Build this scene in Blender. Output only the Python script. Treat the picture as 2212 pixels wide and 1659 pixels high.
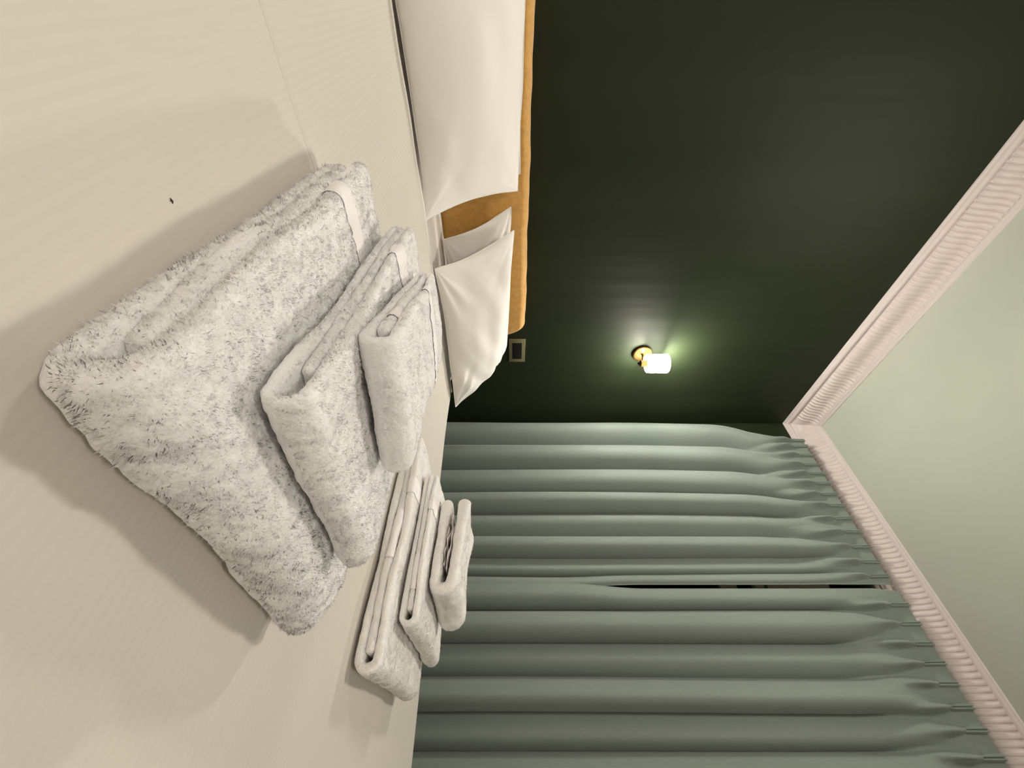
import bpy, math
import numpy as np
from mathutils import Vector, Matrix
from mathutils.bvhtree import BVHTree

# ------------------------------------------------------------------ camera, world, light, exposure
for o in list(bpy.data.objects):
    bpy.data.objects.remove(o, do_unlink=True)
SC = bpy.context.scene
COL = SC.collection
CZ = 0.88                       # eye height above the floor
FPX = 855.0
YAW = math.radians(43.8)
fw = Vector((math.cos(YAW), math.sin(YAW), 0))
rt = Vector((math.sin(YAW), -math.cos(YAW), 0))
cam_d = bpy.data.cameras.new('camera')
cam_d.sensor_fit = 'HORIZONTAL'
cam_d.sensor_width = 36.0
cam_d.lens = 36.0 * FPX / 2212.0
cam_d.clip_start = 0.01
cam = bpy.data.objects.new('camera', cam_d)
COL.objects.link(cam)
# the phone was held on its side: the picture's right is the room's up
cx, cy, cz = Vector((0, 0, 1)), -rt, -fw
M = Matrix((cx, cy, cz)).transposed().to_4x4()
M.translation = Vector((0, 0, CZ))
cam.matrix_world = M
SC.camera = cam

w = bpy.data.worlds.new('world')
SC.world = w
w.use_nodes = True
w.node_tree.nodes['Background'].inputs[0].default_value = (0.02, 0.025, 0.04, 1)
w.node_tree.nodes['Background'].inputs[1].default_value = 0.2

vs = SC.view_settings
vs.view_transform = 'Standard'
vs.look = 'None'
vs.gamma = 1.0
vs.use_curve_mapping = False
vs.exposure = 0.38

SCONCE_WALL = 24.0               # glow of the opal shade towards the wall
SCONCE_ROOM = 150.0             # glow of the opal shade into the room
SCONCE_TOP = 250.0              # glow of the two flat ends of the shade
SCONCE_COL = (1.0, 0.94, 0.84)
CEIL_MAIN = 82.0               # flush ceiling lamp above the bed, just out of the picture
CEIL_SIDE = 142.0                # flush ceiling lamp at the left side of the room
CEIL_COL = (1.0, 0.91, 0.83)

rng = np.random.default_rng(7)

# ------------------------------------------------------------------ helpers
def tag(o, label=None, cat=None, group=None, kind=None):
    if label: o['label'] = label
    if cat: o['category'] = cat
    if group: o['group'] = group
    if kind: o['kind'] = kind
    return o

def empty(name, loc, rz=0.0):
    o = bpy.data.objects.new(name, None)
    o.location = loc
    o.rotation_euler = (0, 0, rz)
    o.empty_display_size = 0.05
    COL.objects.link(o)
    return o

def link_mesh(name, me, mat=None, parent=None, smooth=True):
    o = bpy.data.objects.new(name, me)
    COL.objects.link(o)
    if mat: me.materials.append(mat)
    if smooth and len(me.polygons):
        me.polygons.foreach_set('use_smooth', np.ones(len(me.polygons), dtype=bool))
    if parent: o.parent = parent
    return o

def np_mesh(name, verts, quads=None, tris=None):
    """mesh from numpy vertices and face index arrays"""
    me = bpy.data.meshes.new(name)
    verts = np.asarray(verts, dtype=np.float32)
    loops, starts, tot = [], [], 0
    for arr, n in ((quads, 4), (tris, 3)):
        if arr is not None and len(arr):
            arr = np.asarray(arr, dtype=np.int32)
            loops.append(arr.ravel())
            starts.append(tot + np.arange(len(arr), dtype=np.int32) * n)
            tot += arr.size
    loops = np.concatenate(loops); starts = np.concatenate(starts)
    me.vertices.add(len(verts)); me.vertices.foreach_set('co', verts.ravel())
    me.loops.add(len(loops)); me.loops.foreach_set('vertex_index', loops)
    me.polygons.add(len(starts)); me.polygons.foreach_set('loop_start', starts)
    me.update(calc_edges=True)
    me.validate()
    return me

def grid_quads(nu, nv, wrap_v=False):
    i = np.arange(nu - 1)[:, None]
    j = np.arange(nv if wrap_v else nv - 1)[None, :]
    j2 = (j + 1) % nv
    a = i * nv + j; b = (i + 1) * nv + j; c = (i + 1) * nv + j2; d = i * nv + j2
    return np.stack([a, b, c, d], -1).reshape(-1, 4)

def box_vf(x0, x1, y0, y1, z0, z1):
    v = [(x0,y0,z0),(x1,y0,z0),(x1,y1,z0),(x0,y1,z0),(x0,y0,z1),(x1,y0,z1),(x1,y1,z1),(x0,y1,z1)]
    f = [(0,3,2,1),(4,5,6,7),(0,1,5,4),(1,2,6,5),(2,3,7,6),(3,0,4,7)]
    return v, f

def box(name, b, mat, parent=None, bevel=0.0, seg=2):
    v, f = box_vf(*b)
    me = bpy.data.meshes.new(name); me.from_pydata(v, [], f); me.update()
    o = link_mesh(name, me, mat, parent, smooth=bevel > 0)
    if bevel > 0:
        m = o.modifiers.new('bevel', 'BEVEL'); m.width = bevel; m.segments = seg; m.limit_method = 'NONE'
    return o

def lathe(name, prof, mat, parent=None, n=40, axis='z', centre=(0,0,0)):
    prof = np.array(prof, float)
    a = np.linspace(0, 2*math.pi, n, endpoint=False)
    r = prof[:, 0][:, None]; h = np.repeat(prof[:, 1][:, None], n, 1)
    p = np.stack([r*np.cos(a), r*np.sin(a), h], -1)
    if axis == 'y': p = np.stack([p[..., 0], p[..., 2], p[..., 1]], -1)
    v = p.reshape(-1, 3) + np.array(centre)
    q = grid_quads(len(prof), n, True)
    if axis != 'y': q = q[:, ::-1]
    return link_mesh(name, np_mesh(name, v, q), mat, parent)

def tube(name, pts, r, mat, parent=None, n=14):
    pts = np.array(pts, float)
    t = np.gradient(pts, axis=0); t /= np.linalg.norm(t, axis=1)[:, None]
    up = np.array([0, 0, 1.0]) if abs(t[0][2]) < 0.9 else np.array([1.0, 0, 0])
    s = np.cross(t, up); s /= np.linalg.norm(s, axis=1)[:, None]
    b = np.cross(s, t)
    a = np.linspace(0, 2*math.pi, n, endpoint=False)
    rr = np.broadcast_to(np.asarray(r, float), (len(pts),))
    v = pts[:, None] + rr[:, None, None]*(s[:, None]*np.cos(a)[None, :, None] + b[:, None]*np.sin(a)[None, :, None])
    v = np.concatenate([v.reshape(-1, 3), pts[:1], pts[-1:]])
    q = grid_quads(len(pts), n, True)
    k = len(pts)*n
    j = np.arange(n); j2 = (j+1) % n
    tr = np.concatenate([np.stack([np.full(n, k), j, j2], -1), np.stack([np.full(n, k+1), (len(pts)-1)*n+j2, (len(pts)-1)*n+j], -1)])
    return link_mesh(name, np_mesh(name, v, q, tr), mat, parent)

_tab = rng.random((64, 64, 64)).astype(np.float32)
def vnoise(p, scale=1.0, seed=0):
    """smooth value noise in -1..1, vectorised"""
    p = np.asarray(p, float)*scale + seed*17.31
    i = np.floor(p).astype(int); f = p - i; f = f*f*(3-2*f); i &= 63; k = (i+1) & 63
    x0, y0, z0 = i[..., 0], i[..., 1], i[..., 2]; x1, y1, z1 = k[..., 0], k[..., 1], k[..., 2]
    fx, fy, fz = f[..., 0], f[..., 1], f[..., 2]
    T = _tab
    a = T[x0,y0,z0]*(1-fx)+T[x1,y0,z0]*fx; b = T[x0,y1,z0]*(1-fx)+T[x1,y1,z0]*fx
    c = T[x0,y0,z1]*(1-fx)+T[x1,y0,z1]*fx; d = T[x0,y1,z1]*(1-fx)+T[x1,y1,z1]*fx
    return ((a*(1-fy)+b*fy)*(1-fz)+(c*(1-fy)+d*fy)*fz)*2-1

def sstep(a, b, x):
    t = np.clip((np.asarray(x, float)-a)/(b-a), 0, 1)
    return t*t*(3-2*t)

# ------------------------------------------------------------------ materials
def mat_new(name):
    m = bpy.data.materials.new(name); m.use_nodes = True
    nt = m.node_tree
    return m, nt, nt.nodes['Principled BSDF']

def mat_simple(name, col, rough=0.6, metal=0.0, noise=None, sheen=0.0, spec=0.3, bump=None, var=0.0):
    """noise=(scale vec, detail); bump=(scale vec, strength, distance)"""
    m, nt, p = mat_new(name)
    p.inputs['Base Color'].default_value = (*col, 1)
    p.inputs['Roughness'].default_value = rough
    p.inputs['Metallic'].default_value = metal
    p.inputs['Specular IOR Level'].default_value = spec
    if sheen:
        p.inputs['Sheen Weight'].default_value = sheen
        p.inputs['Sheen Roughness'].default_value = 0.5
    tc = nt.nodes.new('ShaderNodeTexCoord')
    def nz(scale, detail=3.0):
        mp = nt.nodes.new('ShaderNodeMapping'); mp.inputs['Scale'].default_value = scale
        n = nt.nodes.new('ShaderNodeTexNoise'); n.inputs['Scale'].default_value = 1.0; n.inputs['Detail'].default_value = detail
        nt.links.new(tc.outputs['Object'], mp.inputs['Vector']); nt.links.new(mp.outputs[0], n.inputs['Vector'])
        return n.outputs['Fac']
    if noise:
        mr = nt.nodes.new('ShaderNodeMapRange')
        mr.inputs['To Min'].default_value = 1-var; mr.inputs['To Max'].default_value = 1+var
        mr.inputs['From Min'].default_value = 0.3; mr.inputs['From Max'].default_value = 0.7
        nt.links.new(nz(*noise), mr.inputs['Value'])
        mx = nt.nodes.new('ShaderNodeMix'); mx.data_type = 'RGBA'; mx.blend_type = 'MULTIPLY'
        mx.inputs['Factor'].default_value = 1.0
        mx.inputs[6].default_value = (*col, 1)
        nt.links.new(mr.outputs[0], mx.inputs[7])
        nt.links.new(mx.outputs[2], p.inputs['Base Color'])
    if bump:
        b = nt.nodes.new('ShaderNodeBump'); b.inputs['Strength'].default_value = bump[1]; b.inputs['Distance'].default_value = bump[2]
        nt.links.new(nz(bump[0]), b.inputs['Height']); nt.links.new(b.outputs[0], p.inputs['Normal'])
    return m

M_WALL = mat_simple('dark_green_paint', (0.0145, 0.0212, 0.0085), 0.62, spec=0.2, noise=((5, 5, 0.5), 3), var=0.10, bump=((9, 9, 0.5), 0.5, 0.012))
M_WALLP = mat_simple('pale_room_paint', (0.80, 0.77, 0.72), 0.8, bump=((4, 4, 4), 0.3, 0.003))
M_CEIL = mat_simple('pale_sage_ceiling', (0.545, 0.585, 0.500), 0.75, noise=((2.5, 2.5, 1), 2), var=0.03, bump=((5, 1.2, 1), 0.35, 0.006))
M_TRIM = mat_simple('warm_white_plaster', (0.68, 0.615, 0.59), 0.78, spec=0.15, bump=((60, 60, 60), 0.2, 0.001))
M_FLOOR = mat_simple('oak_floor', (0.20, 0.12, 0.065), 0.45, noise=((3, 30, 3), 4), var=0.3)
M_SHEET = mat_simple('white_cotton', (0.80, 0.76, 0.71), 0.75, spec=0.15, sheen=0.15, bump=((900, 900, 900), 0.15, 0.0004))
M_PILLOW = mat_simple('white_percale', (0.86, 0.84, 0.805), 0.7, spec=0.18, sheen=0.1, bump=((700, 700, 700), 0.12, 0.0004))
M_VELVET = mat_simple('camel_velvet', (0.62, 0.345, 0.095), 0.75, spec=0.2, sheen=0.35, noise=((60, 60, 60), 4), var=0.10, bump=((420, 420, 420), 0.35, 0.001))
M_CURT = mat_simple('sage_linen', (0.205, 0.243, 0.218), 0.72, spec=0.25, sheen=0.25, noise=((250, 500, 30), 3), var=0.05, bump=((500, 900, 350), 0.25, 0.0006))
M_BRASS = mat_simple('brushed_brass', (0.36, 0.20, 0.06), 0.45, 1.0, bump=((200, 200, 30), 0.1, 0.0005))
M_LAMP = mat_simple('lamp_brass', (0.105, 0.060, 0.019), 0.55, 1.0, bump=((200, 200, 30), 0.1, 0.0005))
M_PLATE = mat_simple('aged_brass_plate', (0.26, 0.235, 0.13), 0.5, 0.55)
M_BLACK = mat_simple('black_plastic', (0.006, 0.006, 0.006), 0.45)
M_DARK = mat_simple('dark_thread', (0.03, 0.025, 0.02), 0.9)
M_TAG = mat_simple('care_label_satin', (0.74, 0.68, 0.66), 0.45)
M_WFRAME = mat_simple('cream_gloss', (0.85, 0.76, 0.62), 0.4)
M_RAIL = mat_simple('white_rail', (0.75, 0.70, 0.66), 0.4)
M_WOOD = mat_simple('bed_base_fabric', (0.30, 0.17, 0.05), 0.8)

def mat_night_glass():
    m, nt, p = mat_new('night_window_glass')
    p.inputs['Base Color'].default_value = (0.004, 0.005, 0.005, 1)
    p.inputs['Roughness'].default_value = 0.08
    return m
M_GLASS = mat_night_glass()

def mat_duvet():
    m, nt, p = mat_new('satin_stripe_cotton')
    N, L = nt.nodes, nt.links
    tc = N.new('ShaderNodeTexCoord')
    sp = N.new('ShaderNodeSeparateXYZ'); L.new(tc.outputs['Object'], sp.inputs[0])
    # woven satin stripes along the bed, about ten millimetres apart
    mu = N.new('ShaderNodeMath'); mu.operation = 'MULTIPLY'; mu.inputs[1].default_value = 2*math.pi/0.0098
    L.new(sp.outputs['X'], mu.inputs[0])
    sn = N.new('ShaderNodeMath'); sn.operation = 'SINE'; L.new(mu.outputs[0], sn.inputs[0])
    mr = N.new('ShaderNodeMapRange'); mr.inputs['From Min'].default_value = -0.55; mr.inputs['From Max'].default_value = 0.55
    L.new(sn.outputs[0], mr.inputs['Value'])
    mx = N.new('ShaderNodeMix'); mx.data_type = 'RGBA'
    mx.inputs[6].default_value = (0.629, 0.596, 0.540, 1); mx.inputs[7].default_value = (0.638, 0.605, 0.548, 1)
    L.new(mr.outputs[0], mx.inputs['Factor']); L.new(mx.outputs[2], p.inputs['Base Color'])
    mr2 = N.new('ShaderNodeMapRange'); mr2.inputs['To Min'].default_value = 0.75; mr2.inputs['To Max'].default_value = 0.5
    L.new(mr.outputs[0], mr2.inputs['Value']); L.new(mr2.outputs[0], p.inputs['Roughness'])
    p.inputs['Specular IOR Level'].default_value = 0.25
    b = N.new('ShaderNodeBump'); b.inputs['Strength'].default_value = 0.2; b.inputs['Distance'].default_value = 0.00035
    L.new(mr.outputs[0], b.inputs['Height'])
    nz = N.new('ShaderNodeTexNoise'); nz.inputs['Scale'].default_value = 1100; nz.inputs['Detail'].default_value = 2
    L.new(tc.outputs['Object'], nz.inputs['Vector'])
    b2 = N.new('ShaderNodeBump'); b2.inputs['Strength'].default_value = 0.12; b2.inputs['Distance'].default_value = 0.0004
    L.new(nz.outputs['Fac'], b2.inputs['Height']); L.new(b.outputs[0], b2.inputs['Normal'])
    L.new(b2.outputs[0], p.inputs['Normal'])
    return m
M_DUVET = mat_duvet()

def mat_pile(name, col):
    """terry yarn: shaded with the soft normal stored on each tuft"""
    m = bpy.data.materials.new(name); m.use_nodes = True
    nt = m.node_tree; N, L = nt.nodes, nt.links
    N.remove(N['Principled BSDF'])
    out = N['Material Output']
    at = N.new('ShaderNodeAttribute'); at.attribute_name = 'tuft_normal'
    vt = N.new('ShaderNodeVectorTransform'); vt.vector_type = 'NORMAL'; vt.convert_from = 'OBJECT'; vt.convert_to = 'WORLD'
    L.new(at.outputs['Vector'], vt.inputs[0])
    d = N.new('ShaderNodeBsdfDiffuse'); d.inputs['Color'].default_value = (*col, 1); L.new(vt.outputs[0], d.inputs['Normal'])
    t = N.new('ShaderNodeBsdfTranslucent'); t.inputs['Color'].default_value = (*[min(1, c*1.03) for c in col], 1); L.new(vt.outputs[0], t.inputs['Normal'])
    mx = N.new('ShaderNodeMixShader'); mx.inputs[0].default_value = 0.42
    L.new(d.outputs[0], mx.inputs[1]); L.new(t.outputs[0], mx.inputs[2]); L.new(mx.outputs[0], out.inputs['Surface'])
    return m
def mat_terry(name, col, scale, dist, sss):
    """looped cotton ground: tufts as relief, soft light inside the cloth"""
    m, nt, p = mat_new(name)
    N, L = nt.nodes, nt.links
    p.inputs['Base Color'].default_value = (*col, 1)
    p.inputs['Roughness'].default_value = 0.9
    p.inputs['Specular IOR Level'].default_value = 0.05
    p.inputs['Subsurface Weight'].default_value = 0.8
    p.inputs['Subsurface Radius'].default_value = (1.0, 0.95, 0.9)
    p.inputs['Subsurface Scale'].default_value = sss
    tc = N.new('ShaderNodeTexCoord')
    nz = N.new('ShaderNodeTexNoise'); nz.inputs['Scale'].default_value = scale*0.9; nz.inputs['Detail'].default_value = 4
    L.new(tc.outputs['Object'], nz.inputs['Vector'])
    ad = N.new('ShaderNodeVectorMath'); ad.operation = 'MULTIPLY_ADD'; ad.inputs[1].default_value = (0.006,)*3
    L.new(nz.outputs['Color'], ad.inputs[0]); L.new(tc.outputs['Object'], ad.inputs[2])
    vo = N.new('ShaderNodeTexVoronoi'); vo.inputs['Scale'].default_value = scale
    L.new(ad.outputs[0], vo.inputs['Vector'])
    inv = N.new('ShaderNodeMath'); inv.operation = 'SUBTRACT'; inv.inputs[0].default_value = 1.0
    L.new(vo.outputs['Distance'], inv.inputs[1])
    su = N.new('ShaderNodeMath'); su.operation = 'MULTIPLY_ADD'; su.inputs[1].default_value = 0.8
    L.new(nz.outputs['Fac'], su.inputs[0]); L.new(inv.outputs[0], su.inputs[2])
    b = N.new('ShaderNodeBump'); b.inputs['Strength'].default_value = 0.6; b.inputs['Distance'].default_value = dist
    L.new(su.outputs[0], b.inputs['Height']); L.new(b.outputs[0], p.inputs['Normal'])
    return m
TOWEL = (0.96, 0.945, 0.94)
TOWEL2 = (0.94, 0.91, 0.875)
M_TERRY = mat_terry('white_terry_ground', TOWEL, 300, 0.0024, 0.011)
M_PILE = mat_pile('white_terry_pile', TOWEL)
M_TERRY2 = mat_terry('ivory_terry_ground', TOWEL2, 330, 0.0026, 0.007)
M_PILE2 = mat_pile('ivory_terry_pile', TOWEL2)
M_BAND = mat_simple('woven_band', (0.88, 0.85, 0.84), 0.7, spec=0.15, bump=((30, 700, 30), 0.3, 0.0006))

# ------------------------------------------------------------------ room shell
XW, YW = 2.115, 1.66            # window wall and headboard wall
XL, YF = -2.1, -2.6
ZC = CZ + 1.96                  # ceiling
def wall(name, b, mat): return tag(box(name, b, mat), kind='structure')
tag(box('floor', (XL-0.1, XW+0.1, YF-0.1, YW+0.1, -0.1, 0.0), M_FLOOR), kind='structure')
tag(box('ceiling', (XL-0.1, XW+0.1, YF-0.1, YW+0.1, ZC, ZC+0.1), M_CEIL), kind='structure')
wall('wall_back', (XL-0.1, XW+0.3, YW, YW+0.12, 0, ZC), M_WALL)
wall('wall_left', (XL-0.12, XL, YF, YW, 0, ZC), M_WALLP)
wall('wall_front', (XL-0.1, XW+0.1, YF-0.12, YF, 0, ZC), M_WALLP)
# window wall with an opening (window hidden by the curtains)
WY0, WY1, WZ0, WZ1 = -0.35, 1.25, 0.75, CZ+1.72
me_v, me_f = [], []
for b in ((XW, XW+0.12, YF, WY0, 0, ZC), (XW, XW+0.12, WY1, YW, 0, ZC), (XW, XW+0.12, WY0, WY1, 0, WZ0), (XW, XW+0.12, WY0, WY1, WZ1, ZC)):
    v, f = box_vf(*b); k = len(me_v); me_v += v; me_f += [tuple(i+k for i in q) for q in f]
me = bpy.data.meshes.new('wall_right'); me.from_pydata(me_v, [], me_f); me.update()
tag(link_mesh('wall_right', me, M_WALL, smooth=False), kind='structure')
for nm, b in (('baseboard_back', (XL, XW, YW-0.018, YW, 0, 0.16)), ('baseboard_right', (XW-0.018, XW, YF, YW-0.018, 0, 0.16))):
    tag(box(nm, b, M_TRIM, bevel=0.004), kind='structure')

win = tag(empty('window_1', (XW+0.06, (WY0+WY1)/2, WZ0)), kind='structure')
def wpart(name, y0, y1, z0, z1, x0, x1, mat):
    o = box(name, (x0-XW-0.06, x1-XW-0.06, y0-(WY0+WY1)/2, y1-(WY0+WY1)/2, z0-WZ0, z1-WZ0), mat, win, bevel=0.003)
    return o
wpart('pane', WY0, WY1, WZ0, WZ1, XW+0.085, XW+0.09, M_GLASS)
for y0, y1 in ((WY0, WY0+0.05), (WY1-0.05, WY1)):
    wpart('window_stile', y0, y1, WZ0, WZ1, XW+0.05, XW+0.084, M_WFRAME)
wpart('window_rail', WY0+0.05, WY1-0.05, WZ0, WZ0+0.06, XW+0.05, XW+0.084, M_WFRAME)
wpart('meeting_rail', WY0+0.05, WY1-0.05, CZ+1.06, CZ+1.145, XW+0.05, XW+0.084, M_WFRAME)
wpart('window_rail', WY0+0.05, WY1-0.05, CZ+1.235, CZ+1.285, XW+0.05, XW+0.084, M_WFRAME)
wpart('blind_panel', WY0+0.05, WY1-0.05, CZ+1.30, CZ+1.615, XW+0.05, XW+0.075, M_WFRAME)

# cornice: a run of moulding with reeded ribs, one run per wall
CB = CZ + 1.828                 # underside of the cornice at the wall
CPROJ, CH = 0.122, ZC - CB
prof = [(0, 0), (0.006, 0.000), (0.008, 0.006), (0.018, 0.007), (0.024, 0.012), (0.027, 0.019), (0.025, 0.025), (0.022, 0.029), (0.026, 0.032)]
cyma = []
for k in range(13):
    t = k/12
    a = 0.028 + (0.096-0.028)*(t + 0.10*math.sin(2*math.pi*t))
    b = 0.034 + (0.117-0.034)*(t - 0.10*math.sin(2*math.pi*t))
    cyma.append((a, b))
prof += cyma + [(0.098, 0.118), (0.104, 0.118), (0.106, 0.1225), (0.120, 0.1235), (CPROJ, 0.127), (CPROJ, CH)]
prof = np.array(prof)
def cornice(name, along):
    """along='x': on the headboard wall; along='y': on the window wall. Mitred in the corner"""
    n = len(prof)
    v = []
    for end in (0, 1):
        for a, b in prof:
            if along == 'x':
                x = XL if end == 0 else XW - a
                v.append((x, YW - a, CB + b))
            else:
                y = YF if end == 0 else YW - a
                v.append((XW - a, y, CB + b))
    v = np.array(v)
    q = grid_quads(2, n)
    if along == 'y': q = q[:, ::-1]
    o = link_mesh(name, np_mesh(name, v, q), M_TRIM, smooth=False)
    tag(o, kind='structure')
    # one rib mesh, shared: a rounded strip that follows the cyma
    c = np.array(cyma); t = np.gradient(c, axis=0); t /= np.linalg.norm(t, axis=1)[:, None]
    nrm = np.stack([t[:, 1], -t[:, 0]], -1)       # away from wall/ceiling, into the room
    PITCH = 0.0235
    ang = np.linspace(0, math.pi, 6)
    rib = []
    for k in range(len(c)):
        e = 1.0 if 0 < k < len(c)-1 else 0.55
        for th in ang:
            s = math.cos(th)*PITCH*0.40; h = math.sin(th)*0.0065*e - 0.001
            p = c[k] + nrm[k]*h
            if along == 'x': rib.append((s, -p[0], p[1]))
            else: rib.append((-p[0], -s, p[1]))
    rq = grid_quads(len(c), 6)
    rme = np_mesh('rib', np.array(rib), rq)
    rme.materials.append(M_TRIM); rme.polygons.foreach_set('use_smooth', np.ones(len(rme.polygons), dtype=bool))
    lo, hi = (0.0, XW-0.105) if along == 'x' else (-0.12, YW-0.105)
    k = 0
    while hi - k*PITCH > lo:
        r = bpy.data.objects.new('rib', rme); COL.objects.link(r); r.parent = o
        s = hi - k*PITCH
        r.location = (s, YW, CB) if along == 'x' else (XW, s, CB)
        k += 1
    # small bead course below the ribs
    return o
cornice('trim_1', 'x')
cornice('trim_2', 'y')

# ------------------------------------------------------------------ bed
BZ = 0.60                       # top of the duvet
BX0, BX1 = -0.62, 1.40
HB_Y = 1.54
bed = tag(empty('bed', ((BX0+BX1)/2, 0.5, 0)), 'double bed with low camel velvet headboard against dark green wall', 'bed')
bx, by = (BX0+BX1)/2, 0.5
def bpart(name, b, mat, bevel):
    return box(name, (b[0]-bx, b[1]-bx, b[2]-by, b[3]-by, b[4], b[5]), mat, bed, bevel, 4)
bpart('bed_base', (BX0+0.03, BX1-0.03, -0.50, 1.535, 0.10, 0.33), M_WOOD, 0.02)
for x in (BX0+0.12, BX1-0.12):
    for y in (-0.4, 1.4):
        lathe('leg', [(0.0, 0), (0.022, 0), (0.03, 0.1), (0.0, 0.1)], M_BLACK, bed, 16, centre=(x-bx, y-by, 0))
# headboard: padded slab whose top corners drop in a soft slope
def headboard():
    X0, X1, ZT = -0.48, 1.262, CZ+0.066
    n = 220
    s = np.linspace(0, 1, n)
    xs = X0 + (X1-X0)*s
    zt = ZT + 0.0014*np.sin(xs*13+1) + 0.0009*np.sin(xs*31) + 0.0007*np.sin(xs*57)
    edge = np.minimum(xs-X0, X1-xs)
    drop = np.clip((0.055-edge)/0.055, 0, 1)
    zt = zt - 0.085*drop**2.2
    # cross-section over thickness: rounded top
    k = 14
    a = np.linspace(0, math.pi, k)
    rows = []
    T = (YW-HB_Y)/2 - 0.004; yc = (HB_Y+YW)/2
    for i in range(n):
        sec = [(xs[i], HB_Y, 0.25)]
        for th in a:
            sec.append((xs[i], yc - T*math.cos(th)*(1 if abs(math.cos(th)) > 0.0 else 1), zt[i] - 0.03 + 0.03*math.sin(th)))
        sec.append((xs[i], yc + T, 0.25))
        rows.append(sec)
    v = np.array(rows)
    v[:, 1:-1, 1] += 0.0
    v[:, :, 1] += vnoise(v, 9)*0.003*(v[:, :, 1] < yc)
    m = v.shape[1]
    q = grid_quads(n, m, True)[:, ::-1]
    vv = v.reshape(-1, 3) - np.array([bx, by, 0])
    # end caps
    c0 = vv[:m].mean(0); c1 = vv[-m:].mean(0)
    vv = np.concatenate([vv, [c0], [c1]])
    j = np.arange(m); j2 = (j+1) % m; K = n*m
    tr = np.concatenate([np.stack([np.full(m, K), j, j2], -1), np.stack([np.full(m, K+1), K-m+j2, K-m+j], -1)])
    o = link_mesh('headboard', np_mesh('headboard', vv, q, tr), M_VELVET, bed)
    o['label'] = 'camel velvet headboard'
headboard()

def slab(name, x0, x1, y0, y1, zfun, zb, mat, r=0.05, nx=120, ny=160, parent=None, x1fun=None):
    """soft block: a top sheet with rounded sides dropping to zb"""
    prof = []
    for th in np.linspace(0, math.pi/2, 8): prof.append((r*(1-math.sin(th)) , -r*(1-math.cos(th))))
    # profile along x: left skirt, top, right skirt   (d = inset from edge, z offset)
    prof = prof[::-1]                                   # from side (d=0,z=-r) to top (d=r,z=0)
    xs_l = [(0, None)] + prof
    us, zo, side = [], [], []
    for d, z in xs_l: us.append(('l', d)); zo.append(z)
    for t in np.linspace(0, 1, nx)[1:-1]: us.append(('m', t)); zo.append(0.0)
    for d, z in xs_l[::-1]: us.append(('r', d)); zo.append(z)
    ys = np.linspace(y0, y1, ny)
    V = np.zeros((len(us), ny, 3))
    for i, (u, z) in enumerate(zip(us, zo)):
        e1 = x1fun(ys) if x1fun else np.full(ny, x1)
        if u[0] == 'l': x = np.full(ny, x0 + u[1])
        elif u[0] == 'r': x = e1 - u[1]
        else: x = (x0+r) + (e1-r-x0-r)*u[1]
        V[i, :, 0] = x; V[i, :, 1] = ys
        V[i, :, 2] = zb if z is None else zfun(x, ys) + z
    return V

# mattress
def matz(x, y): return CZ-0.310 + 0.024*sstep(1.26, 1.36, y) + 0.011*sstep(1.36, 1.5, y) + 0.0*x
V = slab('mattress', BX0+0.01, BX1-0.005, -0.5, 1.535, matz, 0.331, M_SHEET, 0.05, 60, 100)
nu, nv = V.shape[:2]
q = grid_quads(nu, nv)
V2 = V.copy()
mo = empty('mattress', (bx, by, 0.331)); tag(mo, 'white sheeted mattress showing between the pillows at the headboard', 'mattress')
vv = np.concatenate([V.reshape(-1, 3)]) - np.array([bx, by, 0.331])
ms = link_mesh('fitted_sheet', np_mesh('fitted_sheet', vv, q), M_SHEET, mo)
ms.modifiers.new('thick', 'SOLIDIFY').thickness = 0.004
def border(V):      # close the two y ends
    pass
for yy, nm in ((V[:, 0], 'end_panel'), (V[:, -1], 'end_panel')):
    p = yy - np.array([bx, by, 0.331])
    me = bpy.data.meshes.new(nm); me.from_pydata([tuple(a) for a in p], [], [tuple(range(len(p)))]); me.update()
    link_mesh(nm, me, M_SHEET, mo, smooth=False)

# duvet
def duvz(x, y):
    x = np.asarray(x, float)*np.ones_like(y); P = np.stack([x, y, np.zeros_like(x)], -1)
    return BZ + 0.006*vnoise(P, 3.1, 2) + 0.0022*vnoise(P*np.array([1, 0.5, 1]), 8, 3) - 0.004*sstep(1.0, 1.42, x) - 0.004
def duv_edge(y): return 1.43 + 0.20*sstep(1.2, -0.3, y) + 0.006*np.sin(y*9)
V = slab('duvet', -0.70, 1.5, -0.62, 1.285, duvz, 0.28, M_DUVET, 0.05, 170, 200, x1fun=duv_edge)
nu, nv = V.shape[:2]
N_ = nu*nv
low = V.copy(); low[:, :, 2] -= 0.014
# sides move inwards instead of down
low[:9, :, 0] += 0.012; low[-9:, :, 0] -= 0.012
vv = np.concatenate([V.reshape(-1, 3), low.reshape(-1, 3)])
q1 = grid_quads(nu, nv); q2 = q1[:, ::-1] + N_
def strip(idx):
    a = idx[:-1]; b = idx[1:]
    return np.stack([a, b, b+N_, a+N_], -1)
ij = np.arange(N_).reshape(nu, nv)
q3 = np.concatenate([strip(ij[:, 0])[:, ::-1], strip(ij[:, -1]), strip(ij[0, :]), strip(ij[-1, :])[:, ::-1]])
dv = empty('duvet', (bx, by, BZ)); tag(dv, 'cream white satin-striped duvet spread flat under the towels', 'duvet')
off = np.array([bx, by, BZ])
link_mesh('cover', np_mesh('cover', vv-off, np.concatenate([q1, q2, q3])), M_DUVET, dv)
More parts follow.
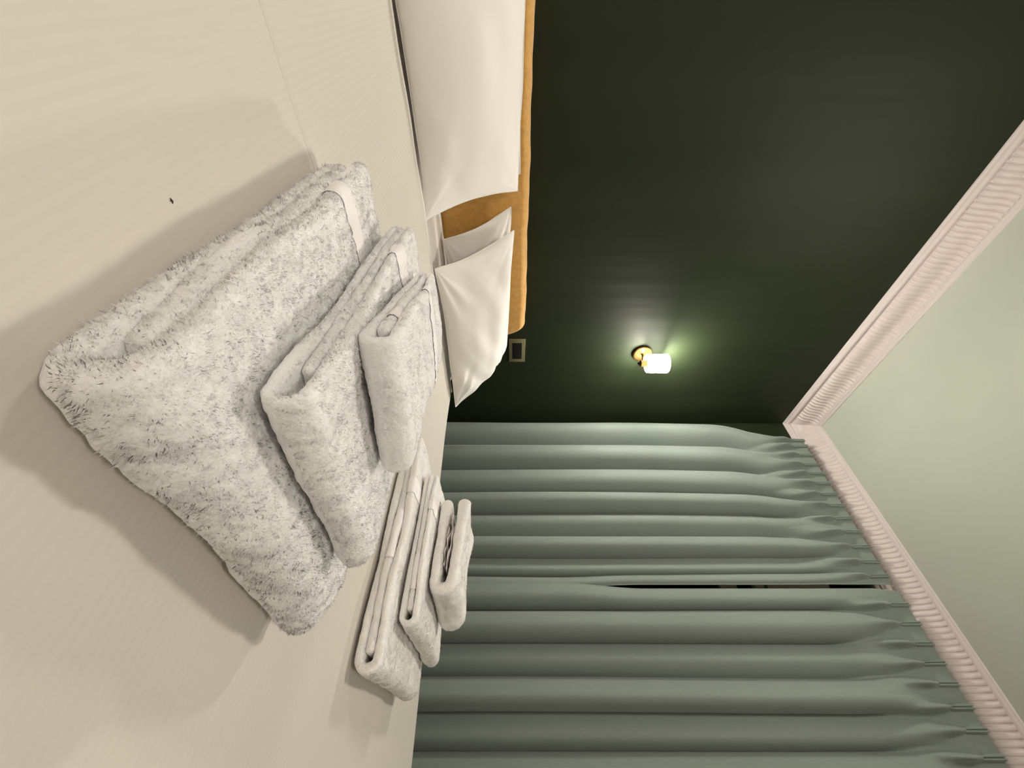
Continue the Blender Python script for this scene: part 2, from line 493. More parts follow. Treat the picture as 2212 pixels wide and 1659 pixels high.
# stitched hem seam across the duvet and the rolled end hem
def seam(y, w, h, x0, x1, nm):
    xs = np.linspace(x0, x1, 120); pts = []
    for k, (dy, dz) in enumerate(((-w, -0.001), (-w*0.7, h), (0, h*0.35), (w*0.7, h), (w, -0.001))):
        yy = np.full_like(xs, y+dy) + 0.004*np.sin(xs*5)
        pts.append(np.stack([xs, yy, duvz(xs, yy)+dz], -1))
    P = np.stack(pts, 1)
    link_mesh(nm, np_mesh(nm, P.reshape(-1, 3)-off, grid_quads(len(xs), 5)), M_DUVET, dv)
seam(0.622, 0.005, 0.0013, -0.62, 1.3, 'seam')
hem_x = np.linspace(-0.66, 1.39, 160)
hz = duvz(hem_x, np.full_like(hem_x, 1.28)) - 0.006
tube('end_hem', np.stack([hem_x-bx, np.full_like(hem_x, 1.283)-by, hz-BZ], -1), 0.0085, M_SHEET, dv, 10)

# ------------------------------------------------------------------ pillows
def pillow(name, corners, Tf, Tb, label, seed, wr=1.0, ear=0.05, slump=0.0, sag=None):
    """corners: bottom-left, bottom-right, top-right, top-left of the seam line, in world space"""
    BL, BR, TR, TL = [np.array(c, float) for c in corners]
    n, m = 120, 90
    u = np.sin(np.linspace(-math.pi/2, math.pi/2, n)*0.97)/math.sin(math.pi/2*0.97)
    v = np.sin(np.linspace(-math.pi/2, math.pi/2, m)*0.97)/math.sin(math.pi/2*0.97)
    U, Vv = np.meshgrid(u, v, indexing='ij')
    # seams are pulled in between the corners
    Ue = U*(1 - ear*(1-Vv**2)**1.2*np.abs(U)**3)
    Ve = Vv*(1 - ear*1.1*(1-U**2)**1.2*np.abs(Vv)**3)
    a = (Ue+1)/2; b = (Ve+1)/2
    mid = (1-a)[..., None]*(1-b)[..., None]*BL + a[..., None]*(1-b)[..., None]*BR + a[..., None]*b[..., None]*TR + (1-a)[..., None]*b[..., None]*TL
    ex = (BR-BL)+(TR-TL); ey = (TL-BL)+(TR-BR)
    nrm = np.cross(ex, ey); nrm /= np.linalg.norm(nrm)          # faces the room
    th = np.clip(1-np.abs(U)**2.4, 0, 1)**0.62*np.clip(1-np.abs(Vv)**2.4, 0, 1)**0.62
    th *= 1 - 0.25*Vv*slump
    P3 = np.stack([U, Vv, np.full_like(U, seed)], -1)
    # creases fanning out of the corners
    cre = np.zeros_like(U)
    for (cu, cv, k) in ((-1, -1, 1), (1, -1, 2), (1, 1, 3), (-1, 1, 4)):
        du, dvv = (U-cu)*1.35, (Vv-cv)
        rr = np.hypot(du, dvv); ang = np.arctan2(dvv, du)
        w_ = np.exp(-((rr-0.55)/0.38)**2)
        cre += w_*vnoise(np.stack([ang*4.2, rr*0.55, np.full_like(ang, seed*3+k)], -1), 1.0)
    broad = vnoise(P3*np.array([1.0, 1.6, 1]), 1.6)
    diag = vnoise(np.stack([(U*0.8+Vv*0.75)*0.8, (U-Vv*0.9)*3.2, np.full_like(U, seed+5)], -1), 1.0)
    relief = (0.012*cre + 0.009*broad + 0.007*diag)*wr*th**0.5
    front = mid + nrm*(Tf*th + relief)[..., None]
    back = mid - nrm*(Tb*th)[..., None]
    wav = 0.006*vnoise(P3*2.3, 1.2, 4)*(1-th)
    front[..., 2] += wav; back[..., 2] += wav
    if sag is not None:
        front[..., 2] -= sag(U, Vv); back[..., 2] -= sag(U, Vv)
    base = (BL+BR)/2
    ij = np.arange(n*m).reshape(n, m)
    vv = np.concatenate([front.reshape(-1, 3), back.reshape(-1, 3)]) - base
    q1 = grid_quads(n, m); q2 = q1[:, ::-1] + n*m
    def st(idx): return np.stack([idx[:-1], idx[1:], idx[1:]+n*m, idx[:-1]+n*m], -1)
    q3 = np.concatenate([st(ij[:, 0])[:, ::-1], st(ij[:, -1]), st(ij[0, :]), st(ij[-1, :])[:, ::-1]])
    root = empty(name, tuple(base)); tag(root, label, 'pillow', 'pillows against the headboard')
    link_mesh('pillowcase', np_mesh('pillowcase', vv, np.concatenate([q1, q2, q3])), M_PILLOW, root)
    # piped seam round the case
    ring = np.concatenate([mid[:, 0], mid[-1, 1:], mid[-2::-1, -1], mid[0, -2:0:-1]]).copy()
    wr_ = np.concatenate([wav[:, 0], wav[-1, 1:], wav[-2::-1, -1], wav[0, -2:0:-1]])
    ring[:, 2] += wr_
    if sag is not None:
        sg = sag(U, Vv); ring[:, 2] -= np.concatenate([sg[:, 0], sg[-1, 1:], sg[-2::-1, -1], sg[0, -2:0:-1]])
    ring = ring[::2]; ring = np.concatenate([ring, ring[:1]])
    tube('seam', ring-base, 0.0022, M_PILLOW, root, 6)
    return root
Zb = CZ - 0.281
pillow('pillow', ((-0.24, 1.298, Zb), (0.565, 1.288, Zb), (0.545, 1.485, CZ+0.018), (-0.24, 1.485, CZ+0.045)), 0.085, 0.03,
       'large white pillow standing foremost at the left of the headboard', 3, 1.0)
pillow('pillow', ((-0.24, 1.44, Zb+0.02), (0.545, 1.44, Zb+0.02), (0.50, 1.520, CZ+0.030), (-0.24, 1.520, CZ+0.052)), 0.02, 0.012,
       'white pillow showing only a rim behind the large left pillow', 11, 0.4)
pillow('pillow', ((0.715, 1.455, Zb+0.015), (1.36, 1.44, Zb+0.015), (1.27, 1.50, CZ-0.03), (0.612, 1.505, CZ-0.002)), 0.03, 0.018,
       'white pillow tucked behind the right one, touching the bare headboard', 5, 0.8)
pillow('pillow', ((0.745, 1.290, Zb+0.004), (1.435, 1.225, Zb+0.014), (1.355, 1.435, CZ-0.035), (0.678, 1.455, CZ+0.006)), 0.075, 0.025,
       'white pillow leaning foremost on the right below the wall lamp', 8, 1.0,
       sag=lambda U, V: 0.035*sstep(0.55, 1.0, U)*sstep(0.0, 1.0, V))

# ------------------------------------------------------------------ towels
def fold_path(kind, L, r, inner=0.06, inset=0.0, far=0.0, gap=0.0):
    """centre line of a folded towel in (y, z): inner leaf, far fold, bottom leaf, near fold, top leaf"""
    d = 2*r + gap
    pts = []
    ns = 40
    if kind == 3:
        for t in np.linspace(0, 1, ns): pts.append((inner + (L-d/2-inner)*t, r+d))
        for a in np.linspace(0, math.pi, 10)[1:-1]: pts.append((L-d/2 + d/2*math.sin(a), r + d/2 + d/2*math.cos(a)))
        for t in np.linspace(0, 1, ns): pts.append((L-d/2 + (d-L+d/2)*t, r))
        for a in np.linspace(0, math.pi, 18)[1:-1]: pts.append((d - d*math.sin(a)*0.92, r + d - d*math.cos(a)))
        for t in np.linspace(0, 1, ns): pts.append((d + (L+far-d)*t, r+2*d))
    else:
        for t in np.linspace(0, 1, ns): pts.append((L + (d/2-L)*t, r))
        for a in np.linspace(0, math.pi, 14)[1:-1]: pts.append((d/2 - d/2*math.sin(a), r + d/2 - d/2*math.cos(a)))
        for t in np.linspace(0, 1, ns): pts.append((d/2 + (L+far-d/2)*t, r+d))
    return np.array(pts)

def resample(P, ds):
    seg = np.linalg.norm(np.diff(P, axis=0), axis=1); s = np.concatenate([[0], np.cumsum(seg)])
    n = max(8, int(s[-1]/ds)); t = np.linspace(0, s[-1], n)
    return np.stack([np.interp(t, s, P[:, 0]), np.interp(t, s, P[:, 1])], -1), t

def sheet_mesh(path, r, W, nx, seed, rfun=None, xwob=0.006, disp=0.004, deform=None, ncap=9, step=0.0026, tuft=0.0012, tfreq=125):
    """thick cloth leaf following path in the local y-z plane, W wide in x; returns verts, quads, path parameter, normals"""
    P, s = resample(path, step)
    nx = int(W/step)
    T = np.gradient(P, axis=0); T /= np.linalg.norm(T, axis=1)[:, None]
    Nn = np.stack([-T[:, 1], T[:, 0]], -1)
    rr = np.full(len(P), r) if rfun is None else r*rfun(s, s[-1])
    ring, dirs, sp = [], [], []
    for k in range(len(P)): ring.append(P[k]); dirs.append(Nn[k]); sp.append(s[k])
    for a in np.linspace(0, math.pi, ncap)[1:-1]: ring.append(P[-1]); dirs.append(Nn[-1]*math.cos(a)+T[-1]*math.sin(a)); sp.append(s[-1])
    for k in range(len(P)-1, -1, -1): ring.append(P[k]); dirs.append(-Nn[k]); sp.append(s[k])
    for a in np.linspace(0, math.pi, ncap)[1:-1]: ring.append(P[0]); dirs.append(-Nn[0]*math.cos(a)-T[0]*math.sin(a)); sp.append(s[0])
    ring = np.array(ring); dirs = np.array(dirs); sp = np.array(sp)
    rad = np.interp(sp, s, rr)
    # x stations, dense near the rounded ends
    re = r*0.95
    e = re*(1-np.cos(np.linspace(0, math.pi/2, 7)))
    xs = np.concatenate([-W/2 + e, np.linspace(-W/2+re, W/2-re, nx)[1:-1], W/2 - e[::-1]])
    dist = np.minimum(xs+W/2, W/2-xs)
    sc = np.sqrt(np.clip(1-(1-np.clip(dist/re, 0, 1))**2, 0.0004, 1))
    m = len(ring)
    V = np.zeros((len(xs), m, 3))
    wl = xwob*vnoise(np.stack([sp*6, np.full(m, seed), np.zeros(m)], -1), 1.5)
    wr = xwob*vnoise(np.stack([sp*6, np.full(m, seed+9), np.zeros(m)], -1), 1.5)
    f = (xs/W+0.5)[:, None]
    V[..., 0] = xs[:, None] + wl[None]*(1-f) + wr[None]*f
    V[..., 1] = ring[None, :, 0] + dirs[None, :, 0]*rad[None]*sc[:, None]
    V[..., 2] = ring[None, :, 1] + dirs[None, :, 1]*rad[None]*sc[:, None]
    if deform is not None: V = deform(V)
    def normals(V):
        du = np.gradient(V, axis=0)
        dv_ = np.roll(V, -1, 1) - np.roll(V, 1, 1)
        n_ = np.cross(dv_, du); n_ /= (np.linalg.norm(n_, axis=-1)[..., None]+1e-12)
        return n_
    n_ = normals(V)
    # fix orientation
    ref = np.zeros_like(V); ref[..., 1] = dirs[None, :, 0]; ref[..., 2] = dirs[None, :, 1]
    if (n_*ref).sum() < 0: n_ = -n_
    nz = 0.6*vnoise(V, 38, seed) + 0.7*vnoise(V, 16, seed+1) + 0.25*vnoise(V, 90, seed+2)
    tf = np.abs(vnoise(V, tfreq, seed+11)) + 0.6*np.abs(vnoise(V, tfreq*1.6, seed+12))
    V = V + n_*((nz*disp - tf*tuft*1.3 + tuft*0.7)*sc[:, None])[..., None]
    V[..., 2] = np.maximum(V[..., 2], 0.0008)
    n2 = normals(V)
    n2[0] = (-1, 0, 0); n2[-1] = (1, 0, 0)
    if (n2[1:-1]*n_[1:-1]).sum() < 0: n2[1:-1] *= -1
    q = grid_quads(len(xs), m, True)
    nP = len(P); k_ = np.arange(nP-1); R_ = nP + (ncap-2) + (nP-1-k_)
    endq = np.stack([k_, k_+1, R_-1, R_], -1); lastq = (endq + (len(xs)-1)*m)[:, ::-1]
    q = np.concatenate([q, endq, lastq])
    a, b, c = V.reshape(-1, 3)[q[0:400, 0]], V.reshape(-1, 3)[q[0:400, 1]], V.reshape(-1, 3)[q[0:400, 2]]
    fn = np.cross(b-a, c-a)
    if (fn*n2.reshape(-1, 3)[q[0:400, 0]]).sum() < 0: q = q[:, ::-1]
    return V.reshape(-1, 3), q, np.broadcast_to(sp[None], (len(xs), m)).reshape(-1), n2.reshape(-1, 3)

def make_pile(V, q, sp, nr, band, dens, length, width, seed, parent, mat, bvh_extra=None, lay=(0.0, 0.0, -0.25), mess=0.5):
    g = np.random.default_rng(seed)
    tri = np.concatenate([q[:, [0, 1, 2]], q[:, [0, 2, 3]]])
    A, B, C = V[tri[:, 0]], V[tri[:, 1]], V[tri[:, 2]]
    area = 0.5*np.linalg.norm(np.cross(B-A, C-A), axis=1)
    n = int(area.sum()*1e4*dens)
    pick = g.choice(len(tri), n, p=area/area.sum())
    r1 = np.sqrt(g.random(n)); r2 = g.random(n)
    w0, w1, w2 = 1-r1, r1*(1-r2), r1*r2
    def mixv(X): 
        t = tri[pick]
        return X[t[:, 0]]*w0.reshape((-1,)+(1,)*(X.ndim-1)) + X[t[:, 1]]*w1.reshape((-1,)+(1,)*(X.ndim-1)) + X[t[:, 2]]*w2.reshape((-1,)+(1,)*(X.ndim-1))
    P = mixv(V); Nn = mixv(nr); Nn /= np.linalg.norm(Nn, axis=1)[:, None]+1e-9; S = sp[tri[pick, 0]]
    keep = np.ones(n, bool)
    for (b0, b1) in band: keep &= ~((S > b0) & (S < b1))
    keep &= (P[:, 2] > 0.002) & (Nn[:, 2] > -0.25) & (np.abs(P[:, 0]) < np.abs(V[:, 0]).max() - 0.004)
    P, Nn = P[keep], Nn[keep]
    # drop tufts buried between the leaves
    bvh = BVHTree.FromPolygons([tuple(v) for v in V], [tuple(f) for f in q])
    ok = np.ones(len(P), bool)
    hid = (np.abs(Nn[:, 2]) > 0.6)
    for i in np.nonzero(hid)[0]:
        o_ = Vector(P[i] + Nn[i]*0.002)
        h = bvh.ray_cast(o_, Vector(Nn[i]), 0.025)
        if h[0] is not None: ok[i] = False
        elif Nn[i, 2] < -0.6 and P[i, 2] < 0.012: ok[i] = False
    P, Nn = P[ok], Nn[ok]
    n = len(P)
    j = g.normal(size=(n, 3))
    fld = np.stack([vnoise(P, 75, seed+3), vnoise(P, 75, seed+4), vnoise(P, 75, seed+5)], -1)
    clump = np.stack([vnoise(P, 210, seed+6), vnoise(P, 210, seed+7), vnoise(P, 210, seed+8)], -1)
    d = 0.75*Nn + 0.55*mess*j + 0.9*mess*fld + 1.1*mess*clump + np.array(lay)
    d /= np.linalg.norm(d, axis=1)[:, None]
    dn = (d*Nn).sum(1); d += Nn*np.clip(0.25-dn, 0, 1)[:, None]; d /= np.linalg.norm(d, axis=1)[:, None]
    L = length*(0.55+0.75*g.random(n))*(1+0.35*vnoise(P, 120, seed+9))
    W_ = width*(0.7+0.6*g.random(n))
    side = np.cross(d, Nn + 0.35*g.normal(size=(n, 3))); side /= np.linalg.norm(side, axis=1)[:, None]+1e-9
    bend = g.normal(size=(n, 3))*0.35 + np.array(lay)*0.8
    p0 = P - Nn*0.0008
    p1 = p0 + d*(L*0.55)[:, None]
    p2 = p0 + d*L[:, None] + bend*(L*0.4)[:, None]
    hs = side*(W_/2)[:, None]
    VV = np.stack([p0-hs, p0+hs, p1-hs*0.9, p1+hs*0.9, p2], 1)
    zmin = 0.0012
    VV[..., 2] = np.maximum(VV[..., 2], zmin)
    base = np.arange(n)[:, None]*5
    tr = np.concatenate([base+[0, 1, 3], base+[0, 3, 2], base+[2, 3, 4]])
    fnv = np.cross(side, d); fnv *= np.sign((fnv*Nn).sum(1))[:, None]
    sn = Nn*1.0 + fnv*0.5 + d*0.15 + 0.12*g.normal(size=(n, 3)); sn /= np.linalg.norm(sn, axis=1)[:, None]
    me = np_mesh('pile', VV.reshape(-1, 3), None, tr)
    at = me.attributes.new('tuft_normal', 'FLOAT_VECTOR', 'POINT')
    if len(me.vertices) == n*5:
        at.data.foreach_set('vector', np.repeat(sn, 5, 0).astype(np.float32).ravel())
    o = link_mesh('pile', me, mat, parent)
    tag(o, kind='stuff')
    return o

def towel(name, loc, rz, W, L, r, label, group, seed, kind=3, inner=0.06, far=0.0, bands=(), dens=40, plen=0.008, pw=0.0012,
          mats=(None, None), disp=0.004, deform=None, gap=0.0, xwob=0.006, mess=0.5, nx=60, tfreq=125):
    root = empty(name, loc, rz); tag(root, label, 'towel', group)
    path = fold_path(kind, L, r, inner, far=far, gap=gap)
    _, s = resample(path, 0.006); St = s[-1]
    bl = [(b0 if b0 >= 0 else St+b0, b1 if b1 >= 0 else St+b1) for b0, b1 in bands]
    def rfun(s_, S_):
        f = np.ones_like(s_)
        for b0, b1 in bl: f = f*(1-0.12*sstep(b0-0.006, b0, s_)*(1-sstep(b1, b1+0.006, s_)))
        return f
    V, q, sp, nr = sheet_mesh(path, r, W, nx, seed, rfun, xwob, disp, deform, step=0.0026 if tfreq < 160 else 0.0021, tuft=plen*0.34, tfreq=tfreq)
    link_mesh('folded_cloth', np_mesh('folded_cloth', V, q), mats[0], root)
    # woven flat band: the stretch of cloth inside the band limits, raised a little above the ground weave
    for b0, b1 in bl:
        sel = (sp[q] >= b0).all(1) & (sp[q] <= b1).all(1)
        qq = q[sel]
        if len(qq):
            ids, inv = np.unique(qq, return_inverse=True)
            vb = V[ids] + nr[ids]*0.0012
            link_mesh('woven_band', np_mesh('woven_band', vb, inv.reshape(-1, 4)), M_BAND, root)
    make_pile(V, q, sp, nr, bl, dens, plen, pw, seed, root, mats[1], mess=mess)
    return root

def soft(zamp=0.006, rise=0.0, skew=0.0, seed=1, L=0.4, far_drop=0.0, W=0.3, xdrop=0.0, shear=0.0, top=0.07):
    """settled cloth: uneven top, sagging ends; keeps the underside on its support"""
    def f(V):
        V = V.copy()
        h = np.clip(V[..., 2]/top, 0, 1)
        x, y = V[..., 0].copy(), V[..., 1].copy()
        n1 = vnoise(np.stack([x, y, np.full_like(x, seed)], -1), 7.0)
        n2 = vnoise(np.stack([x, y, np.full_like(x, seed+3)], -1), 7.0)
        V[..., 2] += h*(zamp*n1 - far_drop*sstep(L*0.55, L, y) - xdrop*sstep(W*0.2, W*0.5, x))
        V[..., 1] += h*skew + 0.006*n2 + shear*x
        V[..., 0] += 0.005*n1*h + rise*h
        return V
    return f

GA, GB = 'plush towels stacked nearest the camera', 'thinner towels stacked by the curtains'
DZ = BZ + 0.001                  # duvet surface under the stacks
A_ = math.radians
# stack nearest the camera
def at(x, y, z): return (x, y, z)
towel('bath_towel', at(0.340, 0.138, DZ), A_(-5), 0.378, 0.465, 0.0128, 'largest plush white towel, bottom of the stack nearest the camera', GA, 21,
      inner=0.05, bands=((-0.135, -0.095),), dens=44, plen=0.0038, pw=0.0006, mats=(M_TERRY, M_PILE), disp=0.0045,
      deform=soft(0.006, 0.0, 0.0, 1, 0.462, 0.012, 0.335, 0.010, shear=-0.03))
towel('hand_towel', at(0.345, 0.176, DZ+0.082), A_(-8), 0.245, 0.432, 0.0072, 'plush white hand towel in the middle of the stack nearest the camera', GA, 33,
      inner=0.05, bands=((-0.12, -0.082),), dens=46, plen=0.0034, pw=0.00055, tfreq=140, mats=(M_TERRY, M_PILE), disp=0.003,
      deform=soft(0.004, 0.0, 0.0, 5, 0.425, 0.006, 0.235, 0.006, top=0.043))
towel('face_towel', at(0.312, 0.268, DZ+0.1275), A_(-19), 0.155, 0.285, 0.0062, 'small white towel on top of the stack nearest the camera', GA, 47,
      inner=0.03, bands=((0.03, 0.06), (-0.105, -0.075)), dens=40, plen=0.0028, pw=0.0005, tfreq=190, mats=(M_TERRY, M_PILE), disp=0.0024,
      deform=soft(0.004, 0.0, 0.0, 8, 0.285, 0.012, 0.18, 0.004, top=0.037), gap=0.001)
# stack by the curtains
towel('bath_towel', at(1.035, 0.115, DZ), A_(-1), 0.39, 0.49, 0.0082, 'widest folded white towel, bottom of the stack beside the curtains', GB, 58,
      inner=0.032, bands=((0.16, 0.27), (-0.15, -0.11)), dens=24, plen=0.0030, pw=0.0006, tfreq=190, mats=(M_TERRY2, M_PILE2), disp=0.003,
      deform=soft(0.004, 0.0, 0.0, 12, 0.49, 0.004, 0.39, 0.004, top=0.049))
towel('hand_towel', at(1.055, 0.192, DZ+0.053), A_(-4), 0.34, 0.335, 0.0062, 'folded white hand towel in the middle of the stack beside the curtains', GB, 64,
      inner=0.03, bands=((0.03, 0.1), (-0.10, -0.07)), dens=24, plen=0.0030, pw=0.0006, tfreq=190, mats=(M_TERRY2, M_PILE2), disp=0.0026,
      deform=soft(0.004, 0.0, 0.0, 15, 0.335, 0.004, 0.34, 0.003, top=0.037), gap=0.001)
t6 = towel('face_towel', at(1.03, 0.262, DZ+0.0935), A_(-8), 0.198, 0.225, 0.0130, 'puffy folded white face towel with loose care labels, topmost beside the curtains', GB, 75,
      kind=2, far=0.0, dens=24, plen=0.0030, pw=0.0006, tfreq=190, mats=(M_TERRY2, M_PILE2), disp=0.003, gap=0.015,
      deform=soft(0.006, 0.0, 0.0, 18, 0.225, -0.008, 0.24, 0.0, top=0.066))
# care labels peeping out of the fold of the topmost towel
for k, (y0, y1, z, tilt) in enumerate(((0.055, 0.150, 0.028, 0.0), (0.045, 0.165, 0.033, 0.003), (0.065, 0.185, 0.038, -0.002))):
    ys = np.linspace(y0, y1, 14)
    rows = []
    for i, y in enumerate(ys):
        for x in (-0.098, -0.078, -0.05):
            rows.append((x+0.002*math.sin(i*1.3+k), y, z + tilt*math.sin(i*0.7) + 0.0018*math.sin(i*1.1+k*2)))
    o = link_mesh('care_label', np_mesh('care_label', np.array(rows), grid_quads(14, 3)), M_TAG, t6)
    o.modifiers.new('thick', 'SOLIDIFY').thickness = 0.0006

# lint on the duvet
lx, ly = 0.0, 0.0
U_, V_ = 434-829.5, 378-1106.0
ray = fw*FPX + rt*U_ + Vector((0, 0, V_)); tt = -0.283/ray.z
lint = ray*tt
lz = float(duvz(np.array([lint.x]), np.array([lint.y]))[0])
lt = empty('lint_speck', (lint.x, lint.y, lz)); tag(lt, 'tiny dark fleck of lint lying alone on the duvet', 'lint')
tube('fibre', [(-0.0022, 0.0004, 0.0006), (-0.0008, -0.0002, 0.0011), (0.0006, 0.0003, 0.0009), (0.0024, -0.0003, 0.0005)], [0.0002, 0.0007, 0.0006, 0.0002], M_DARK, lt, 8)
tube('fibre', [(-0.0005, -0.002, 0.0005), (0.0, 0.0, 0.0009), (0.0009, 0.0016, 0.0005)], [0.0001, 0.0003, 0.0001], M_DARK, lt, 6)

# ------------------------------------------------------------------ curtains
CXP = 2.000                     # plane of the pleated heading
CTOP = CZ + 1.803
def curtain(name, yl, yr, folds, depth, pleats, label, seed, xoff=0.0, inner='r', lean=0.004):
    """yl(z), yr(z): the two edges; folds: fold crests in the drop; pleats: pinch pleats in the heading"""
    zs = np.concatenate([np.linspace(CTOP, CTOP-0.14, 30), np.linspace(CTOP-0.15, CTOP-0.6, 36), np.linspace(CTOP-0.63, 0.02, 44)])
    n = 760
    s = np.linspace(0, 1, n)
    V = np.zeros((len(zs), n, 3))
    folds = np.array(sorted(folds, reverse=True)); pleats = np.array(sorted(pleats, reverse=True))
    ref_l, ref_r = yl(CTOP-0.9), yr(CTOP-0.9)
    g = np.random.default_rng(seed)
    # phase: 0 at each crest
    def phase(y, c):
        ext = np.concatenate([[c[0]+(c[0]-c[1])], c, [c[-1]-(c[-2]-c[-1])]])
        return np.interp(-y, -ext, np.arange(len(ext)))
    amps = np.array([1.0] + list(depth) + [1.0, 1.0])*(0.92 + 0.16*g.random(len(folds)+3))
    for i, z in enumerate(zs):
        a, b = float(yl(z)), float(yr(z))
        Wd = abs(ref_l-ref_r)
        if inner == 'r': y = a + (ref_r-a)*s + (b-ref_r)*np.exp(-((1-s)*Wd/0.06)**2); edge = (1-s)*Wd
        else: y = ref_l + (b-ref_l)*s + (a-ref_l)*np.exp(-(s*Wd/0.06)**2); edge = s*Wd
        calm = sstep(0.0, 0.045, edge)
        yn = ref_l + (ref_r-ref_l)*s                       # cloth coordinate
        drop = CTOP - z
        ph = phase(yn + 0.005*math.sin(z*2.1+seed)*np.sin(yn*7), folds)
        am = np.interp(ph, np.arange(len(amps)), amps)
        am = np.convolve(np.pad(am, 18, 'edge'), np.ones(37)/37, 'valid')
        c1 = np.cos(2*math.pi*ph)
        A = 0.050 + 0.008*sstep(0.5, 1.8, drop)
        main = -A*am*(2*(0.5+0.5*c1)**1.15-1) + 0.030*(1-np.minimum(am, 1)) - 0.004*np.sin(4*math.pi*ph+yn*9) - 0.004*vnoise(np.stack([yn*15, np.full(n, z*1.2), np.full(n, seed)], -1))
        sway = -0.021*np.sin(2*math.pi*ph)*am + (lean - 2*lean*(0.5+0.5*c1)**1.5)
        # heading: flat band with double pinches, opening out below the tack
        top = np.zeros(n)
        dmin = pleats[None] - y[:, None]
        k = np.argmin(np.abs(dmin), 1); dd = -dmin[np.arange(n), k]
        tack = 0.092
        h = sstep(0, 0.012, tack-drop)
        ridge = np.exp(-((dd-0.0045)/0.0026)**2)*0.017 + np.exp(-((dd+0.0045)/0.0026)**2)*0.019
        wid = 0.009 + 0.030*sstep(tack, tack+0.30, drop)
        opn = np.exp(-(dd/wid)**2)*(0.024 + 0.026*sstep(tack-0.005, tack+0.06, drop))
        dip = -0.006*np.exp(-((np.abs(dd)-0.006)/0.004)**2)*np.exp(-((drop-tack)/0.012)**2)
        top = -(ridge*h + opn*(1-h) + dip) + 0.006*np.sin(yn*37+seed)*sstep(0, .1, drop)
        wgt = sstep(0.08, 0.45, drop)
        V[i, :, 0] = CXP + xoff + 0.028 + (1-wgt)*(top-0.012) + wgt*(main*calm - 0.012*(1-calm))
        V[i, :, 1] = y + wgt*sway*calm
        V[i, :, 2] = z
    v = V.reshape(-1, 3)
    base = np.array([CXP, (ref_l+ref_r)/2, 0.0])
    root = empty(name, tuple(base)); tag(root, label, 'curtain', 'pinch pleat curtains')
    o = link_mesh('drape', np_mesh('drape', v-base, grid_quads(len(zs), n)), M_CURT, root)
    so = o.modifiers.new('thick', 'SOLIDIFY'); so.thickness = 0.0022; so.offset = 1
    return root
def yl1(z): return 1.602 - 0.135*sstep(CTOP-0.55, CTOP, z) - 0.02*sstep(CTOP-1.2, CTOP-0.3, z)
def yr1(z): return 0.612 - 0.014*sstep(CZ+0.6, CZ+0.2, z)
def yl2(z): return 0.592 + 0.028*sstep(CZ+0.62, CZ+0.2, z) - 0.012*sstep(CTOP-0.12, CTOP, z)
def yr2(z): return -0.62
curtain('curtain', yl1, yr1, [1.53, 1.35, 1.175, 1.035, 0.93, 0.80, 0.70, 0.632], [1, 1.05, 1, 1.1, 0.4, 1.1, 0.45, 0.9],
        [1.44, 1.40, 1.335, 1.27, 1.21, 1.145, 1.08, 1.01, 0.94, 0.865, 0.79, 0.715, 0.65],
        'sage green pinch-pleat curtain panel next to the room corner', 2)
curtain('curtain', yl2, yr2, [0.57, 0.440, 0.318, 0.195, 0.088, -0.035, -0.15, -0.27, -0.39, -0.52], [0.9, 1.15, 0.4, 1.15, 0.4, 1.15, 0.4, 1.1, 0.4, 1.1],
        [0.522, 0.447, 0.371, 0.303, 0.233, 0.16, 0.092, 0.015, -0.06, -0.135, -0.21, -0.29, -0.365, -0.44, -0.52],
        'sage green pinch-pleat curtain panel beyond the gap, farther from the corner', 3, -0.012, 'l', 0.006)
# rail behind the headings
rl = empty('curtain_rail', (2.075, 0.5, CTOP-0.03)); tag(rl, 'slim white curtain rail behind the pleated headings', 'curtain rail')
box('track', (-0.008, 0.008, -1.1, 0.96, -0.012, 0.012), M_RAIL, rl, bevel=0.002)
for y in (-0.9, 0.093, 0.9):
    box('bracket', (-0.02, 0.038, y-0.012, y+0.012, 0.0125, 0.03), M_RAIL, rl, bevel=0.002)

# ------------------------------------------------------------------ wall lamps
def mat_opal():
    m = bpy.data.materials.new('lit_opal_glass'); m.use_nodes = True
    nt = m.node_tree; N, L = nt.nodes, nt.links
    N.remove(N['Principled BSDF'])
    e = N.new('ShaderNodeEmission'); e.inputs['Color'].default_value = (*SCONCE_COL, 1)
    ge = N.new('ShaderNodeNewGeometry')
    sp = N.new('ShaderNodeSeparateXYZ'); L.new(ge.outputs['True Normal'], sp.inputs[0])
    mr = N.new('ShaderNodeMapRange'); mr.inputs['From Min'].default_value = 0.4; mr.inputs['From Max'].default_value = -0.4
    mr.inputs['To Min'].default_value = SCONCE_WALL; mr.inputs['To Max'].default_value = SCONCE_ROOM
    L.new(sp.outputs['Y'], mr.inputs['Value'])
    ab = N.new('ShaderNodeMath'); ab.operation = 'ABSOLUTE'; L.new(sp.outputs['Z'], ab.inputs[0])
    gt = N.new('ShaderNodeMath'); gt.operation = 'GREATER_THAN'; gt.inputs[1].default_value = 0.7; L.new(ab.outputs[0], gt.inputs[0])
    mx = N.new('ShaderNodeMix'); mx.data_type = 'FLOAT'; mx.inputs[3].default_value = SCONCE_TOP
    L.new(gt.outputs[0], mx.inputs['Factor']); L.new(mr.outputs[0], mx.inputs[2])
    L.new(mx.outputs[0], e.inputs['Strength']); L.new(e.outputs[0], N['Material Output'].inputs['Surface'])
    return m
M_OPAL = mat_opal()
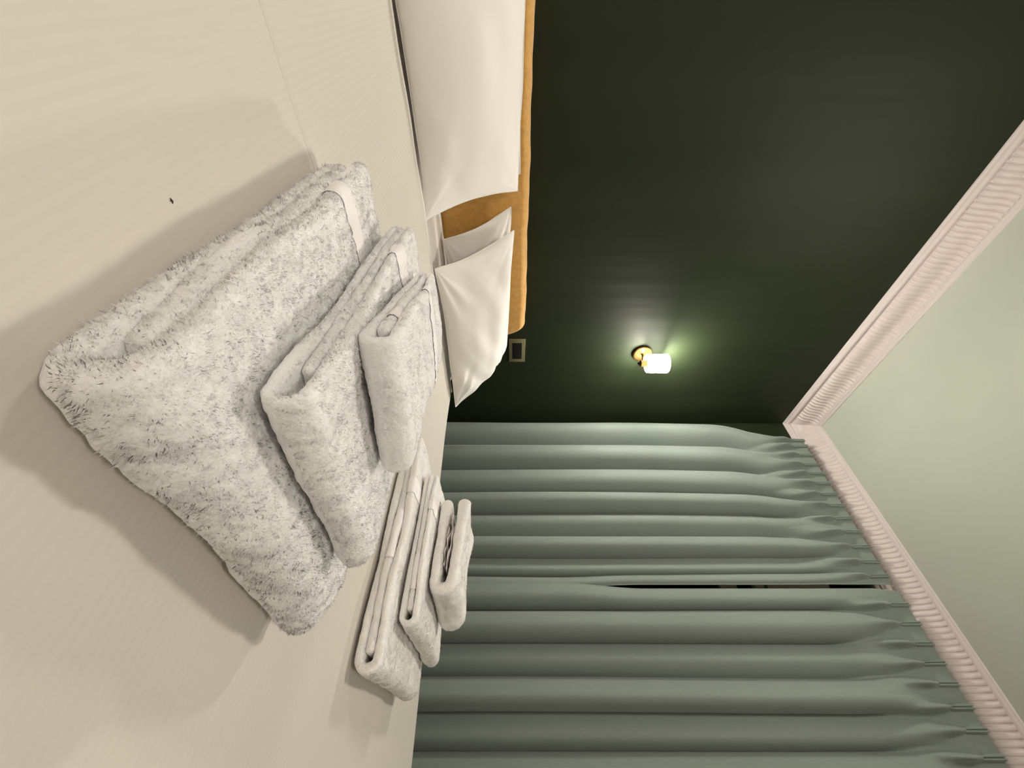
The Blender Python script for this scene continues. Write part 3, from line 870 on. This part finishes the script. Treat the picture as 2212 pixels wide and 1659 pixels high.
def sconce(x, label):
    z0 = CZ + 0.728
    root = empty('wall_lamp', (x, YW, z0)); tag(root, label, 'wall lamp', 'brass wall lamps beside the bed')
    lathe('back_plate', [(0.0, -0.016), (0.044, -0.016), (0.050, -0.0145), (0.053, -0.011), (0.053, -0.0005), (0.0, -0.0005)], M_LAMP, root, 48, 'y')
    yS = -0.088
    for dx in (-0.008, 0.008):
        tube('arm', [(dx*0.4, -0.012, 0.0), (dx*0.7, -0.04, -0.004), (dx*0.5, -0.07, -0.012), (0, yS, -0.014)], 0.0045, M_LAMP, root, 12)
    lathe('lamp_cup', [(0.0, -0.034), (0.010, -0.034), (0.0165, -0.030), (0.0175, -0.026), (0.0175, -0.004), (0.022, 0.0), (0.0235, 0.006), (0.0, 0.006)], M_LAMP, root, 32, centre=(0, yS, 0))
    lathe('thumb_screw', [(0.0, -0.010), (0.006, -0.010), (0.0075, -0.008), (0.0075, 0.0), (0.0, 0.0)], M_BLACK, root, 20, centre=(0, yS, -0.033))
    R, H = 0.051, 0.114
    pr = [(0.0240, 0.0015)]
    pr += [(R-0.005, 0.0015)]
    for a in np.linspace(-math.pi/2, 0, 6): pr.append((R-0.005+0.005*math.cos(a), 0.0065+0.005*math.sin(a)))
    pr += [(R, H-0.005)]
    for a in np.linspace(0, math.pi/2, 6): pr.append((R-0.005+0.005*math.cos(a), H-0.005+0.005*math.sin(a)))
    pr += [(0.0, H)]
    lathe('lamp_shade', pr, M_OPAL, root, 48, centre=(0, yS, 0.004))
    return root
sconce(1.478, 'lit brass wall lamp with opal cylinder shade on the dark green wall')
sconce(-0.98, 'lit brass wall lamp at the far left end of the headboard')

# socket plate beside the headboard
sk = empty('wall_socket', (1.458, YW, CZ+0.028)); tag(sk, 'aged brass socket plate with black insert beside the headboard', 'socket')
box('plate', (-0.083, 0.083, -0.008, -0.0002, -0.045, 0.045), M_PLATE, sk, bevel=0.002)
box('insert', (-0.058, 0.058, -0.0105, -0.0081, -0.026, 0.026), M_BLACK, sk, bevel=0.001)

# ------------------------------------------------------------------ flush ceiling lamps, outside the picture
def ceiling_lamp(x, y, power, label):
    m = bpy.data.materials.new('lit_ceiling_opal'); m.use_nodes = True
    nt = m.node_tree; p = nt.nodes['Principled BSDF']
    p.inputs['Base Color'].default_value = (0.8, 0.78, 0.74, 1)
    p.inputs['Emission Color'].default_value = (*CEIL_COL, 1)
    p.inputs['Emission Strength'].default_value = power
    root = empty('ceiling_lamp', (x, y, ZC)); tag(root, label, 'ceiling lamp', 'flush ceiling lamps')
    lathe('rim', [(0.0, -0.001), (0.135, -0.001), (0.135, -0.022), (0.127, -0.022), (0.127, -0.010), (0.0, -0.010)], M_BRASS, root, 64)
    lathe('diffuser', [(0.125, -0.011), (0.125, -0.022), (0.118, -0.036), (0.096, -0.050), (0.06, -0.058), (0.0, -0.061)], m, root, 64)
ceiling_lamp(0.74, 0.68, CEIL_MAIN, 'round opal ceiling lamp above the bed')
ceiling_lamp(-1.2, -0.9, CEIL_SIDE, 'round opal ceiling lamp at the left side of the room')
